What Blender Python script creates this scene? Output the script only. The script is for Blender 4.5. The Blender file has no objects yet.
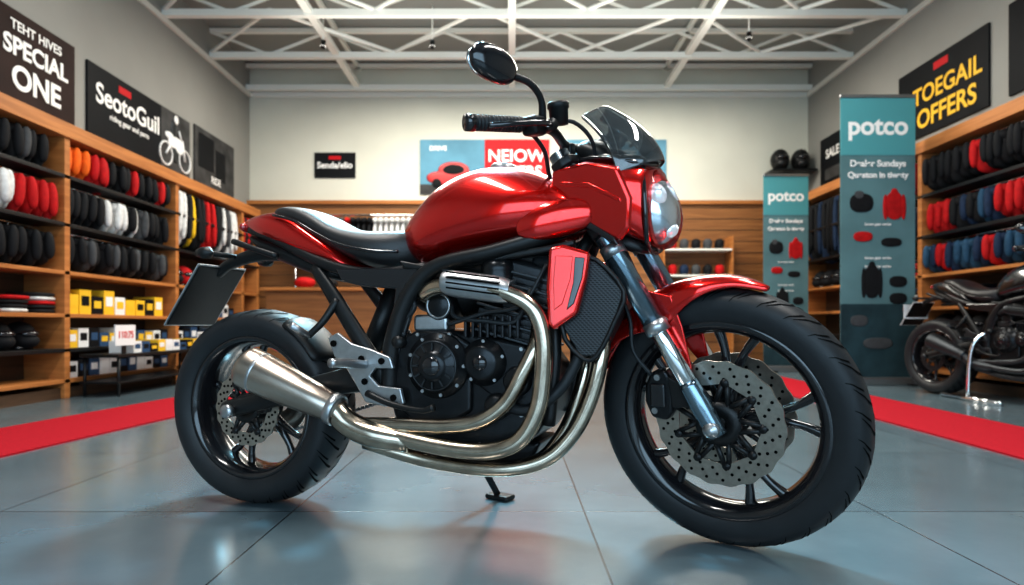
import bpy, bmesh, math, random
from mathutils import Matrix, Vector
random.seed(7)
scene=bpy.context.scene
COL=bpy.context.collection
pi=math.pi

# ------------------------------------------------------------------ materials
def newmat(name):
    m=bpy.data.materials.new(name); m.use_nodes=True
    nt=m.node_tree; b=nt.nodes['Principled BSDF']
    return m,nt,b
def mat(name,col,rough=.5,metal=0,coat=0,noise=0,nscale=20,bump=0,bscale=200,spec=.5,emit=None,es=0,trans=0,alpha=1):
    m,nt,b=newmat(name)
    b.inputs['Base Color'].default_value=(*col,1); b.inputs['Roughness'].default_value=rough
    b.inputs['Metallic'].default_value=metal; b.inputs['Coat Weight'].default_value=coat
    b.inputs['Coat Roughness'].default_value=.02
    b.inputs['Specular IOR Level'].default_value=spec
    b.inputs['Transmission Weight'].default_value=trans; b.inputs['Alpha'].default_value=alpha
    if emit: b.inputs['Emission Color'].default_value=(*emit,1); b.inputs['Emission Strength'].default_value=es
    tc=nt.nodes.new('ShaderNodeTexCoord')
    n=nt.nodes.new('ShaderNodeTexNoise'); n.inputs['Scale'].default_value=nscale; n.inputs['Detail'].default_value=4
    nt.links.new(tc.outputs['Object'],n.inputs['Vector'])
    if noise:
        mx=nt.nodes.new('ShaderNodeMixRGB'); mx.blend_type='MULTIPLY'; mx.inputs[0].default_value=noise
        mx.inputs[1].default_value=(*col,1)
        r=nt.nodes.new('ShaderNodeValToRGB'); r.color_ramp.elements[0].position=.3; r.color_ramp.elements[1].position=.7
        nt.links.new(n.outputs['Fac'],r.inputs[0]); nt.links.new(r.outputs[0],mx.inputs[2]); nt.links.new(mx.outputs[0],b.inputs['Base Color'])
    if bump:
        n2=nt.nodes.new('ShaderNodeTexNoise'); n2.inputs['Scale'].default_value=bscale
        nt.links.new(tc.outputs['Object'],n2.inputs['Vector'])
        bp=nt.nodes.new('ShaderNodeBump'); bp.inputs['Strength'].default_value=bump; bp.inputs['Distance'].default_value=.002
        nt.links.new(n2.outputs['Fac'],bp.inputs['Height']); nt.links.new(bp.outputs[0],b.inputs['Normal'])
    return m
RED=mat('candy_red_paint',(.70,.008,.004),.24,.85,1,noise=.05,nscale=300)
GLOSSBLK=mat('gloss_black',(.008,.008,.010),.16,0,.5)
SATBLK=mat('satin_black',(.011,.012,.013),.40,.2,noise=.3,nscale=60,spec=.4)
ENGBLK=mat('engine_black',(.022,.024,.027),.28,.65,noise=.3,nscale=40,bump=.15)
RUB=mat('tyre_rubber',(.012,.015,.018),.5,0,noise=.2,nscale=30,bump=.1,spec=.4)
GROOVE=mat('tyre_groove',(.001,.001,.001),.9,spec=.1)
STEEL=mat('exhaust_steel',(.60,.51,.41),.20,1,noise=.35,nscale=25)
BRUSH=mat('muffler_brushed',(.50,.43,.37),.28,1,noise=.25,nscale=12)
ALLOY=mat('cast_alloy',(.42,.43,.44),.33,.9,noise=.15,nscale=60,bump=.1)
CHROME=mat('chrome',(.8,.8,.8),.1,1)
FORKM=mat('fork_tube',(.20,.27,.32),.22,.95)
DISCM=mat('disc_steel',(.46,.42,.37),.30,.95,noise=.2,nscale=80)
SEATM=mat('seat_vinyl',(.014,.014,.015),.40,0,bump=.3,bscale=400)
LENS=mat('headlight_lens',(.92,.96,.98),.02,0,0,trans=1.0)
LENS.node_tree.nodes['Principled BSDF'].inputs['IOR'].default_value=1.25
REFL=mat('headlight_silver',(.75,.80,.84),.20,.9)
BULB=mat('headlight_bulb',(.8,.84,.88),.10,.6,0,emit=(.85,.93,1),es=.25)
SCREEN=mat('tinted_screen',(.16,.18,.19),.04,0,1,trans=.85)
TAILR=mat('tail_lens',(.3,.01,.01),.15,0,1)
BLK2=mat('dark_paint',(.005,.006,.008),.25,.3,.6)
DKMET=mat('dark_metal',(.045,.05,.055),.38,.8)
WHITE=mat('white_plastic',(.75,.76,.76),.5)
def mesh_mat():
    m,nt,b=newmat('radiator_mesh')
    tc=nt.nodes.new('ShaderNodeTexCoord'); w=nt.nodes.new('ShaderNodeTexWave'); w.inputs['Scale'].default_value=62; w.bands_direction='Z'
    w2=nt.nodes.new('ShaderNodeTexWave'); w2.inputs['Scale'].default_value=62; w2.bands_direction='DIAGONAL'
    mm=nt.nodes.new('ShaderNodeMath'); mm.operation='MULTIPLY'
    nt.links.new(tc.outputs['Object'],w.inputs['Vector']); nt.links.new(tc.outputs['Object'],w2.inputs['Vector'])
    nt.links.new(w.outputs['Fac'],mm.inputs[0]); nt.links.new(w2.outputs['Fac'],mm.inputs[1])
    r=nt.nodes.new('ShaderNodeValToRGB'); r.color_ramp.elements[0].color=(.05,.055,.06,1); r.color_ramp.elements[1].color=(.003,.003,.004,1); r.color_ramp.elements[1].position=.4
    nt.links.new(mm.outputs[0],r.inputs[0]); nt.links.new(r.outputs[0],b.inputs['Base Color']); b.inputs['Roughness'].default_value=.5; b.inputs['Metallic'].default_value=.4
    return m
RADM=mesh_mat()

# ------------------------------------------------------------------ mesh helpers
CTX={'parent':None,'xf':None,'flip':True}
def finish(ob,mats,smooth=True,sub=0,bevel=0,solid=0):
    me=ob.data
    for m in (mats if isinstance(mats,(list,tuple)) else [mats]): me.materials.append(m)
    bm=bmesh.new(); bm.from_mesh(me); bmesh.ops.recalc_face_normals(bm,faces=bm.faces)
    bm.to_mesh(me); bm.free()
    for p in me.polygons: p.use_smooth=smooth
    COL.objects.link(ob)
    if CTX['parent']: ob.parent=CTX['parent']
    if solid:
        md=ob.modifiers.new('s','SOLIDIFY'); md.thickness=solid; md.offset=0
    if bevel:
        md=ob.modifiers.new('b','BEVEL'); md.width=bevel; md.segments=3 if bevel>.009 else 2; md.limit_method='ANGLE'; md.angle_limit=.6
    if sub:
        md=ob.modifiers.new('u','SUBSURF'); md.levels=sub; md.render_levels=sub
    if smooth and (bevel):
        md=ob.modifiers.new('w','WEIGHTED_NORMAL'); md.keep_sharp=True
    return ob
def mk(name,verts,faces,mats,smooth=True,**k):
    vs=[]
    for v in verts:
        v=Vector(v)
        if CTX['xf']: v=CTX['xf']@v
        if CTX['flip']: v=Vector((v.x,-v.y,v.z))
        vs.append(v)
    me=bpy.data.meshes.new(name); me.from_pydata(vs,[],faces); me.update()
    mi=k.pop('mi',None)
    ob=bpy.data.objects.new(name,me)
    if mi:
        for p,i in zip(me.polygons,mi): p.material_index=i
    return finish(ob,mats,smooth,**k)
def loft(name,rings,mats,sub=1,cap=True,**k):
    n=len(rings[0]); v=[p for r in rings for p in r]; f=[]
    for i in range(len(rings)-1):
        for j in range(n):
            a=i*n+j;b=i*n+(j+1)%n; f.append((a,b,b+n,a+n))
    if cap:
        f.append(tuple(range(n))); f.append(tuple((len(rings)-1)*n+j for j in range(n)))
    return mk(name,v,f,mats,True,sub=sub,**k)
def body(name,secs,mats,n=16,e=2.5,sub=2,**k):
    """secs: (s, zlow, zmid, ztop, halfwidth)"""
    rings=[]
    for s,zl,zm,zt,w in secs:
        r=[]
        for j in range(n):
            a=2*pi*j/n; c,sn=math.cos(a),math.sin(a)
            y=w*math.copysign(abs(c)**(2/e),c); h=math.copysign(abs(sn)**(2/e),sn)
            r.append((s,y,zm+h*((zt-zm) if h>0 else (zm-zl))))
        rings.append(r)
    return loft(name,rings,mats,sub,**k)
def crom(pts,rad,seg=6):
    P=[Vector(p) for p in pts]; out=[];ro=[]
    P2=[2*P[0]-P[1]]+P+[2*P[-1]-P[-2]]
    for i in range(len(P)-1):
        a,b,c,d=P2[i:i+4]
        for q in range(seg):
            t=q/seg
            out.append(.5*((2*b)+(c-a)*t+(2*a-5*b+4*c-d)*t*t+(3*b-a-3*c+d)*t**3)); ro.append(rad[i]*(1-t)+rad[i+1]*t)
    out.append(P[-1]); ro.append(rad[-1]); return out,ro
def tube(name,pts,rad,mats,n=14,seg=6,flat=1.0,**k):
    if not isinstance(rad,(list,tuple)): rad=[rad]*len(pts)
    if len(pts)>2: P,R=crom(pts,rad,seg)
    else: P=[Vector(p) for p in pts]; R=list(rad)
    rings=[]; up=Vector((0,1,0)); prev=None
    for i,p in enumerate(P):
        t=(P[min(i+1,len(P)-1)]-P[max(i-1,0)]).normalized()
        if prev is None:
            a=up if abs(t.dot(up))<.9 else Vector((1,0,0))
            u=(a-t*t.dot(a)).normalized()
        else: u=(prev-t*t.dot(prev)).normalized()
        prev=u; w=t.cross(u)
        rings.append([p+R[i]*(math.cos(2*pi*j/n)*u*flat+math.sin(2*pi*j/n)*w) for j in range(n)])
    return loft(name,rings,mats,0,**k)
def lathe(name,prof,c,mats,axis=(0,1,0),n=48,close=False,**k):
    ax=Vector(axis).normalized(); a=Vector((1,0,0)) if abs(ax.x)<.9 else Vector((0,0,1))
    u=(a-ax*ax.dot(a)).normalized(); w=ax.cross(u); C=Vector(c)
    rings=[[C+ax*h+r*(math.cos(2*pi*j/n)*u+math.sin(2*pi*j/n)*w) for j in range(n)] for r,h in prof]
    v=[p for r in rings for p in r]; f=[]
    m=len(rings)
    for i in range(m if close else m-1):
        for j in range(n):
            a1=i*n+j;b1=i*n+(j+1)%n;i2=(i+1)%m
            f.append((a1,b1,i2*n+(j+1)%n,i2*n+j))
    if not close:
        if prof[0][0]>1e-5: f.append(tuple(range(n)))
        if prof[-1][0]>1e-5: f.append(tuple((m-1)*n+j for j in range(n)))
    return mk(name,v,f,mats,True,**k)
def slab(name,poly,t0,t1,mats,bevel=.004,smooth=True,**k):
    n=len(poly); v=[(s,t0,z) for s,z in poly]+[(s,t1,z) for s,z in poly]
    f=[tuple(range(n)),tuple(range(n,2*n))]+[(i,(i+1)%n,n+(i+1)%n,n+i) for i in range(n)]
    return mk(name,v,f,mats,smooth,bevel=bevel,**k)
def boxv(c,s,M=None):
    v=[]
    for x in(-1,1):
        for y in(-1,1):
            for z in(-1,1):
                p=Vector((x*s[0]/2,y*s[1]/2,z*s[2]/2))
                if M: p=M@p
                v.append(Vector(c)+p)
    return v,[(0,1,3,2),(4,5,7,6),(0,1,5,4),(2,3,7,6),(0,2,6,4),(1,3,7,5)]
def box(name,c,s,mats,M=None,bevel=.003,**k):
    v,f=boxv(c,s,M); return mk(name,v,f,mats,bool(bevel),bevel=bevel,**k)
class Acc:
    def __init__(s): s.v=[];s.f=[];s.m=[]
    def add(s,v,f,mi=0):
        o=len(s.v); s.v+=list(v); s.f+=[tuple(i+o for i in q) for q in f]; s.m+=[mi]*len(f)
    def box(s,c,sz,mi=0,M=None): s.add(*boxv(c,sz,M),mi)
    def ell(s,c,r,mi=0,nu=12,nv=8,M=None,e=1.0):
        v=[];f=[]
        for i in range(nv+1):
            th=pi*i/nv
            for j in range(nu):
                ph=2*pi*j/nu
                x=math.sin(th)*math.cos(ph);y=math.sin(th)*math.sin(ph);z=math.cos(th)
                p=Vector((r[0]*math.copysign(abs(x)**e,x),r[1]*math.copysign(abs(y)**e,y),r[2]*math.copysign(abs(z)**e,z)))
                if M: p=M@p
                v.append(Vector(c)+p)
        for i in range(nv):
            for j in range(nu):
                a=i*nu+j;b=i*nu+(j+1)%nu; f.append((a,b,b+nu,a+nu))
        s.add(v,f,mi)
    def cyl(s,a,b,r,mi=0,n=10):
        a=Vector(a);b=Vector(b);t=(b-a).normalized();q=Vector((0,0,1)) if abs(t.z)<.9 else Vector((1,0,0))
        u=(q-t*t.dot(q)).normalized();w=t.cross(u)
        v=[c+r*(math.cos(2*pi*j/n)*u+math.sin(2*pi*j/n)*w) for c in(a,b) for j in range(n)]
        f=[(j,(j+1)%n,n+(j+1)%n,n+j) for j in range(n)]+[tuple(range(n)),tuple(range(n,2*n))]
        s.add(v,f,mi)
    def out(s,name,mats,smooth=True,**k): return mk(name,s.v,s.f,mats,smooth,mi=s.m,**k)
def empty(name,loc=(0,0,0),rz=0):
    e=bpy.data.objects.new(name,None); COL.objects.link(e); e.location=loc; e.rotation_euler=(0,0,rz); e.empty_display_size=.2; return e

# ------------------------------------------------------------------ MOTORCYCLE
RAKE=math.radians(29); sR,cR=math.sin(RAKE),math.cos(RAKE)
FW=(1.40,.323); RW=(.008,.30)
def tyre(pre,c,R,w,rim):
    cs,cz=c; C=(cs,0,cz)
    half=[(rim-.004,.76*w),(rim+.010,.90*w),(R-.050,1.0*w),(R-.030,.97*w),(R-.017,.84*w),(R-.006,.52*w),(R,.0)]
    prof=half+[(r,-a) for r,a in half[-2::-1]]
    lathe(pre+'_tyre',prof,C,RUB,n=96,close=True)
    rp=[(rim+.006,.76*w),(rim+.004,.84*w),(rim-.006,.84*w),(rim-.014,.74*w),(rim-.024,.5*w),(rim-.03,0),(rim-.024,-.5*w),(rim-.014,-.74*w),(rim-.006,-.84*w),(rim+.004,-.84*w),(rim+.006,-.76*w)]
    lathe(pre+'_rim',rp,C,GLOSSBLK,n=96,close=True)
    def rad(a):
        a=abs(a); h=[(x[1],x[0]) for x in half[::-1]]
        for (a0,r0),(a1,r1) in zip(h,h[1:]):
            if a0<=a<=a1: return r0+(r1-r0)*(a-a0)/(a1-a0)
        return h[-1][1]
    A=Acc(); N=30
    for k in range(N):
        for sg in(-1,1):
            for (a0,a1,sk,off,wd) in((.06,.86,.15,0,.0042),(.42,.95,.10,.11,.0032)):
                v=[];m=12
                for q in range(m+1):
                    a=(a0+(a1-a0)*q/m)*w; ph=2*pi*(k+(.5 if sg<0 else 0))/N+off+sk*(q/m)**1.3
                    r=rad(a)+.0010; hw=wd*(1-.75*(q/m)**2)/R
                    for d in(-hw,hw): v.append((cs+r*math.cos(ph+d),sg*a,cz+r*math.sin(ph+d)))
                A.add(v,[(2*q,2*q+1,2*q+3,2*q+2) for q in range(m)])
    A.out(pre+'_tread_grooves',GROOVE,False)
def spokes(pre,c,rim,hub,w,n=5,ph0=.3,t=0):
    cs,cz=c
    lathe(pre+'_hub',[(0,w+.008),(hub*.55,w+.008),(hub*.6,w),(hub,w*.6),(hub,-w*.6),(hub*.6,-w),(0,-w)],(cs,0,cz),SATBLK,n=32)
    for k in range(n):
        a=ph0+2*pi*k/n
        def P(r,da,tt=0): return (cs+r*math.cos(a+da),t+tt,cz+r*math.sin(a+da))
        for sg in(-1,1):
            tube(f'{pre}_spoke_{k}{"ab"[sg>0]}',[P(hub*.8,sg*.10),P(rim*.45,sg*.085),P(rim*.72,sg*.14),P(rim-.012,sg*.22)],[.017,.013,.010,.014],GLOSSBLK,n=10,seg=4)
def disc(pre,c,t,r0,r1,arms=7,outm=None,hubr=.05):
    cs,cz=c
    n=144; v=[]
    for r,tt,wv in((r0,-.0025,0),(r1,-.0025,1),(r1,.0025,1),(r0,.0025,0)):
        for j in range(n):
            a=2*pi*j/n; rr=r+(.0022*math.cos(18*a) if wv else .002*math.cos(9*a)); v.append((cs+rr*math.cos(a),t+tt,cz+rr*math.sin(a)))
    f=[(i*n+j,i*n+(j+1)%n,((i+1)%4)*n+(j+1)%n,((i+1)%4)*n+j) for i in range(4) for j in range(n)]
    mk(pre+'_disc',v,f,DISCM,False)
    A=Acc()
    for ring,cnt,off in((.25,22,0),(.5,22,.10),(.75,22,.2)):
        r=r0+(r1-r0)*ring
        for k in range(cnt):
            a=2*pi*k/cnt+off; p=(cs+r*math.cos(a),0,cz+r*math.sin(a))
            A.cyl((p[0],t-.0034,p[2]),(p[0],t+.0034,p[2]),.0040,0,8)
    A.out(pre+'_disc_holes',GROOVE,False)
    B=Acc()
    for k in range(arms):
        a=2*pi*k/arms
        for da in (-.14,.14):
            B.cyl((cs+hubr*.9*math.cos(a+da*2.2),t,cz+hubr*.9*math.sin(a+da*2.2)),(cs+(r0+.006)*math.cos(a+da*.35),t,cz+(r0+.006)*math.sin(a+da*.35)),.0065)
        B.cyl((cs+(r0+.006)*math.cos(a),t-.007,cz+(r0+.006)*math.sin(a)),(cs+(r0+.006)*math.cos(a),t+.007,cz+(r0+.006)*math.sin(a)),.010)
    B.out(pre+'_disc_carrier',SATBLK,True)
    lathe(pre+'_disc_bell',[(hubr*.4,-.004),(hubr,-.006),(hubr,.006),(hubr*.4,.008)],(cs,t,cz),SATBLK,n=32,close=True)

def bolts(name,pts,t,r=.007,h=.008,m=None):
    A=Acc()
    for s,z in pts:
        A.cyl((s,t-h,z),(s,t+h,z),r,0,8)
    A.out(name,m or ALLOY,False)

def build_motorcycle(name,loc,rz,paint,plate_text=None,steer=20,dark=False):
    root=empty(name,loc,rz); CTX['parent']=root; CTX['flip']=True; CTX['xf']=None
    # ---- rear wheel
    tyre('rear',RW,.30,.086,.213); spokes('rear',RW,.213,.05,.05,5,.5)
    disc('rear',RW,.075,.075,.113,6,hubr=.045)
    lathe('rear_sprocket',[(.03,-.004),(.10,-.004),(.10,.004),(.03,.004)],(.008,-.085,.30),DISCM,n=40,close=True)
    lathe('rear_axle',[(0,-.15),(.014,-.15),(.014,.15),(.02,.152),(.02,.165),(.009,.168),(0,.168)],(.008,0,.30),ALLOY,n=20)
    for sg in(1,-1):
        t=.125*sg
        loft('swingarm_'+('right' if sg>0 else 'left'),[[(s,t+dx*w,z+dz*h) for dx,dz in((-1,-1),(1,-1),(1.2,0),(1,1),(-1,1),(-1.2,0))] for s,z,w,h in((-.045,.30,.014,.024),(0,.305,.017,.030),(.12,.335,.018,.028),(.30,.38,.02,.034),(.45,.41,.022,.042),(.55,.42,.022,.05))],SATBLK,sub=1)
    tube('swingarm_pivot',[(.40,-.13,.405),(.40,.13,.405)],.04,SATBLK)
    slab('rear_caliper',[(.09,.38),(.15,.40),(.18,.35),(.15,.31),(.10,.32)],.06,.11,SATBLK,.008)
    tube('brake_torque_arm',[(.14,.105,.34),(.40,.11,.37)],.007,SATBLK)
    A=Acc()
    for k in range(36):
        for z0,z1 in((.40,.46),(.20,.36)):
            f=k/36; A.box((.02+.5*f,-.085,z0+(z1-z0)*f),(.011,.012,.009))
    A.out('drive_chain',ALLOY,False)
    tube('rear_shock',[(.36,0,.42),(.47,0,.66)],.03,SATBLK)
    slab('chain_guard',[(.10,.445),(.20,.49),(.36,.50),(.42,.46),(.36,.475),(.21,.465),(.11,.425)],-.105,-.07,SATBLK,.006)
    rings=[]
    for k in range(7):
        a=math.radians(28+k*6); r=.318; ring=[]
        for q,(tt,dr) in enumerate(((-.088,-.034),(-.078,-.012),(0,0),(.078,-.012),(.088,-.034),(.081,-.038),(.072,-.019),(0,-.008),(-.072,-.019),(-.081,-.038))):
            ring.append((math.cos(a)*(r+dr),tt,.30+math.sin(a)*(r+dr)))
        rings.append(ring)
    loft('rear_hugger',rings,SATBLK,sub=1)
    # ---- muffler & pipes
    mc=Vector((.125,.196,.428)); me=Vector((.390,.188,.325)); ax=(me-mc).normalized(); L=(me-mc).length
    lathe('muffler_can',[(.046,-.010),(.048,-.016),(.056,-.016),(.0585,-.010),(.0592,.0),(.0588,.03),(.053,.12),(.045,.21),(.038,L),(.033,L+.015),(0,L+.015)],mc,BRUSH,axis=ax,n=48)
    lathe('muffler_bore',[(0,.03),(.039,.03),(.046,-.012)],mc,GROOVE,axis=ax,n=40)
    lathe('muffler_band',[(.0580,.028),(.0595,.030),(.0590,.038),(.0573,.040)],mc,ALLOY,axis=ax,n=48)
    lathe('muffler_joint_clamp',[(.040,L-.014),(.044,L-.012),(.044,L+.008),(.040,L+.012)],mc,ALLOY,axis=ax,n=32,close=True)
    tube('collector_pipe',[me,(.43,.185,.288),(.50,.18,.262),(.60,.17,.248)],[.033,.034,.035,.03],STEEL,n=20)
    tube('header_pipe_1',[(.62,.13,.63),(.68,.16,.648),(.78,.185,.645),(.88,.19,.625),(.940,.185,.585),(.962,.18,.51),(.960,.18,.42),(.945,.18,.34),(.90,.18,.268),(.82,.18,.238),(.70,.18,.24),(.55,.18,.262)],.0215,STEEL,n=18)
    tube('header_pipe_2',[(.93,.10,.56),(.935,.15,.50),(.905,.165,.43),(.86,.165,.355),(.79,.165,.308),(.70,.165,.292),(.58,.165,.288),(.47,.17,.285)],.0205,STEEL,n=18)
    tube('header_pipe_3',[(1.02,.05,.58),(1.085,.09,.54),(1.09,.12,.47),(1.065,.125,.37),(1.02,.13,.28),(.95,.14,.215),(.83,.15,.188),(.64,.15,.198),(.47,.17,.24)],.0195,STEEL,n=18)
    tube('header_pipe_4',[(.99,-.05,.58),(1.04,.03,.53),(1.045,.07,.45),(1.025,.08,.36),(.985,.08,.27),(.92,.09,.20),(.80,.10,.18),(.62,.10,.19),(.47,.14,.235)],.0195,STEEL,n=18)
    hs=[]
    for k in range(9):
        f=k/8; s=.70+f*.185; z=.668-f*.026; 
        ring=[]
        for q in range(7):
            a=-1.1+q*.42; ring.append((s,.178+.032*math.cos(a),z-.012+.036*math.sin(a)*(1 if 0<k<8 else .8)))
        hs.append(ring)
    v=[p for r in hs for p in r]; f=[]
    for i in range(8):
        for j in range(6): f.append((i*7+j,i*7+j+1,(i+1)*7+j+1,(i+1)*7+j))
    mk('header_heat_shield',v,f,ALLOY,True,sub=1,solid=.003)
    A=Acc()
    for k in range(4):
        A.box((.79,.2115-.0015*abs(k-1.5),.672-k*.013),(.14,.004,.004),0,Matrix.Rotation(.14,3,'Y'))
    A.out('heat_shield_slots',GROOVE,False)
    # ---- engine
    slab('crankcase',[(.52,.50),(.50,.40),(.53,.29),(.60,.245),(.80,.235),(.92,.26),(.965,.33),(.97,.43),(.92,.50),(.80,.53),(.62,.54)],-.135,.125,ENGBLK,.02)
    slab('oil_sump',[(.60,.25),(.63,.185),(.70,.165),(.84,.165),(.90,.19),(.93,.25)],-.09,.085,ENGBLK,.012)
    slab('gearbox_cover',[(.535,.50),(.52,.41),(.545,.33),(.60,.29),(.70,.29),(.76,.33),(.76,.50),(.70,.535),(.60,.535)],.12,.140,ENGBLK,.01)
    slab('crank_cover',[(.77,.40),(.88,.32),(.945,.37),(.95,.44),(.90,.50),(.80,.52),(.76,.48)],.12,.138,ENGBLK,.01)
    lathe('clutch_cover',[(0,.048),(.030,.048),(.036,.044),(.040,.038),(.060,.036),(.067,.030),(.070,.018),(.084,.014),(.088,.0),(.088,-.02)],(.668,.137,.445),ENGBLK,n=56)
    lathe('clutch_cover_emblem',[(0,.0535),(.020,.0535),(.023,.05),(.026,.046)],(.668,.137,.445),GLOSSBLK,n=40)
    lathe('clutch_cover_ring',[(.0605,.036),(.063,.037),(.066,.033),(.064,.031)],(.668,.137,.445),DKMET,n=48,close=True)
    A=Acc()
    for k in range(12):
        a=2*pi*k/12; A.box((.668+.050*math.cos(a),.176,.445+.050*math.sin(a)),(.018,.006,.004),0,Matrix.Rotation(-a,3,'Y'))
    A.out('clutch_cover_ribs',DKMET,False)
    lathe('ignition_cover',[(0,.034),(.036,.034),(.044,.030),(.050,.012),(.060,.008),(.060,-.02)],(.795,.137,.455),ENGBLK,n=40)
    lathe('ignition_cover_cap',[(0,.040),(.018,.040),(.020,.030)],(.795,.137,.455),GLOSSBLK,n=24)
    lathe('alternator_cover',[(0,.02),(.030,.02),(.036,.014),(.040,-.02)],(.885,.135,.41),ENGBLK,n=32)
    lathe('water_pump',[(0,.025),(.022,.025),(.028,.018),(.034,.005),(.034,-.02)],(.83,.135,.345),SATBLK,n=32)
    lathe('oil_filler_cap',[(0,.03),(.016,.03),(.017,.01),(.02,0)],(.56,.135,.505),SATBLK,n=12)
    bolts('clutch_bolts',[(.668+.077*math.cos(a),.445+.077*math.sin(a)) for a in [2*pi*k/9 for k in range(9)]],.150,.005,.006,ALLOY)
    bolts('ignition_bolts',[(.795+.054*math.cos(a),.455+.054*math.sin(a)) for a in [2*pi*k/5+.3 for k in range(5)]],.143,.0045,.006)
    bolts('case_bolts',[(.54,.48),(.53,.41),(.56,.335),(.61,.30),(.61,.525),(.70,.525),(.935,.375),(.94,.44),(.895,.325),(.895,.49),(.69,.245),(.78,.245),(.87,.255),(.58,.28)],.138,.005,.007)
    ux,uz=.26,.965
    A=Acc(); M=Matrix.Rotation(math.atan2(ux,uz),3,'Y')
    for k in range(11):
        h=.045+k*.0165; big=1 if k%2==0 else .93
        A.box((.835+ux*h,0,.475+uz*h),(.19*big,.27*big,.0075 if k%2==0 else .016),0 if k%2 else 1,M)
    A.out('cylinder_fins',[ENGBLK,DKMET],True,bevel=.002)
    box('cylinder_core',(.835+ux*.12,0,.475+uz*.12),(.165,.235,.19),ENGBLK,M,.008)
    box('cylinder_head',(.89,0,.685),(.19,.25,.06),ENGBLK,M,.018)
    box('cam_cover',(.90,0,.725),(.15,.22,.05),SATBLK,M,.018)
    for k,t in enumerate((-.085,0,.085)):
        tube(f'intake_duct_{k}',[(.80,t,.70),(.74,t,.715),(.68,t,.72)],.026,SATBLK)
    lathe('coil_cap',[(0,.05),(.02,.05),(.034,.044),(.042,.03),(.044,.0),(.050,-.004),(.050,-.014),(.044,-.02),(.042,-.07)],(.825,.115,.675),ENGBLK,axis=(.1,.35,.93),n=36)
    lathe('coil_cap_ring',[(.046,.0),(.0525,.0),(.0525,-.012),(.046,-.012)],(.825,.115,.675),ALLOY,axis=(.1,.35,.93),n=36,close=True)
    lathe('airbox_cover',[(0,.025),(.030,.025),(.040,.018),(.046,0),(.046,-.1)],(.665,.11,.60),ENGBLK,n=36)
    lathe('airbox_cover_ring',[(.028,.025),(.032,.027),(.036,.023),(.032,.020)],(.665,.11,.60),ALLOY,n=36,close=True)
    body('airbox',[(.54,.60,.65,.70,.08),(.60,.57,.64,.73,.11),(.70,.56,.64,.735,.12),(.78,.58,.65,.73,.10),(.80,.62,.66,.70,.07)],SATBLK,sub=1)
    box('throttle_body',(.64,.10,.555),(.10,.06,.045),ALLOY,None,.01)
    A=Acc()
    for k in range(8): A.box((.745+k*.020,.13,.545),(.008,.03,.055))
    A.out('throttle_linkage_ribs',ENGBLK,True,bevel=.002)
    tube('coolant_hose_1',[(.84,.14,.35),(.92,.15,.34),(1.0,.14,.40),(1.05,.13,.50)],.014,RUB)
    tube('coolant_hose_2',[(.92,.10,.71),(.98,.13,.70),(1.03,.13,.69)],.014,RUB)
    tube('wiring_loom_1',[(.56,.125,.66),(.60,.14,.60),(.56,.14,.55),(.57,.14,.52)],.007,RUB)
    tube('wiring_loom_2',[(.70,.13,.60),(.72,.145,.57),(.80,.145,.56),(.88,.14,.56),(.92,.14,.64)],.006,RUB)
    tube('fuel_line',[(.58,.12,.70),(.66,.15,.70),(.72,.14,.68)],.007,RUB)
    tube('clutch_cable_engine',[(.96,.14,.70),(.90,.155,.60),(.80,.15,.58),(.70,.15,.55)],.005,RUB)
    # ---- frame
    for sg in(1,-1):
        n='right' if sg>0 else 'left'
        tube('main_frame_'+n,[(1.05,.045*sg,.83),(.96,.12*sg,.775),(.82,.145*sg,.735),(.66,.145*sg,.70),(.58,.14*sg,.62),(.535,.135*sg,.50),(.52,.13*sg,.36)],[.028,.022,.020,.020,.024,.026,.026],SATBLK)
        tube('down_tube_'+n,[(1.05,.04*sg,.78),(.98,.10*sg,.62),(.975,.12*sg,.45),(.96,.12*sg,.30)],.016,SATBLK)
        tube('subframe_upper_'+n,[(.64,.125*sg,.70),(.46,.12*sg,.69),(.30,.11*sg,.725),(.12,.08*sg,.80),(.0,.05*sg,.84)],[.018,.016,.016,.013,.012],SATBLK)
        tube('subframe_lower_'+n,[(.27,.11*sg,.715),(.35,.125*sg,.62),(.44,.135*sg,.50),(.51,.135*sg,.40)],[.016,.022,.024,.028],SATBLK,flat=.6)
        slab('side_cover_'+n,[(.36,.705),(.63,.70),(.60,.60),(.555,.47),(.51,.47),(.535,.575),(.545,.645),(.44,.655),(.38,.67)],.128*sg,.146*sg,GLOSSBLK,.006)
    lathe('steering_head',[(0,-.10),(.035,-.10),(.038,-.08),(.032,-.05),(.032,.05),(.038,.08),(.035,.10),(0,.10)],(1.055,0,.85),SATBLK,axis=(-sR,0,cR),n=24)
    slab('rearset_bracket',[(.355,.515),(.385,.53),(.43,.50),(.49,.485),(.545,.465),(.555,.435),(.50,.435),(.485,.415),(.51,.39),(.575,.385),(.585,.345),(.53,.335),(.47,.345),(.445,.385),(.415,.43),(.375,.465)],.158,.172,ALLOY,.004)
    bolts('rearset_bolts',[(.375,.50),(.52,.455),(.47,.40),(.555,.36),(.46,.46)],.171,.009,.005,GROOVE)
    tube('footpeg',[(.47,.17,.445),(.455,.235,.452),(.44,.285,.455)],[.011,.013,.012],ALLOY)
    tube('brake_pedal',[(.48,.178,.37),(.56,.19,.345),(.65,.205,.335),(.69,.215,.345)],[.009,.008,.007,.009],SATBLK)
    tube('pillion_peg_hanger',[(.36,.13,.62),(.33,.155,.56),(.29,.165,.52)],[.012,.010,.009],SATBLK)
    tube('pillion_peg',[(.29,.165,.52),(.275,.22,.55)],.010,ALLOY)
    tube('left_footpeg',[(.47,-.14,.445),(.44,-.27,.455)],.012,ALLOY)
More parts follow.
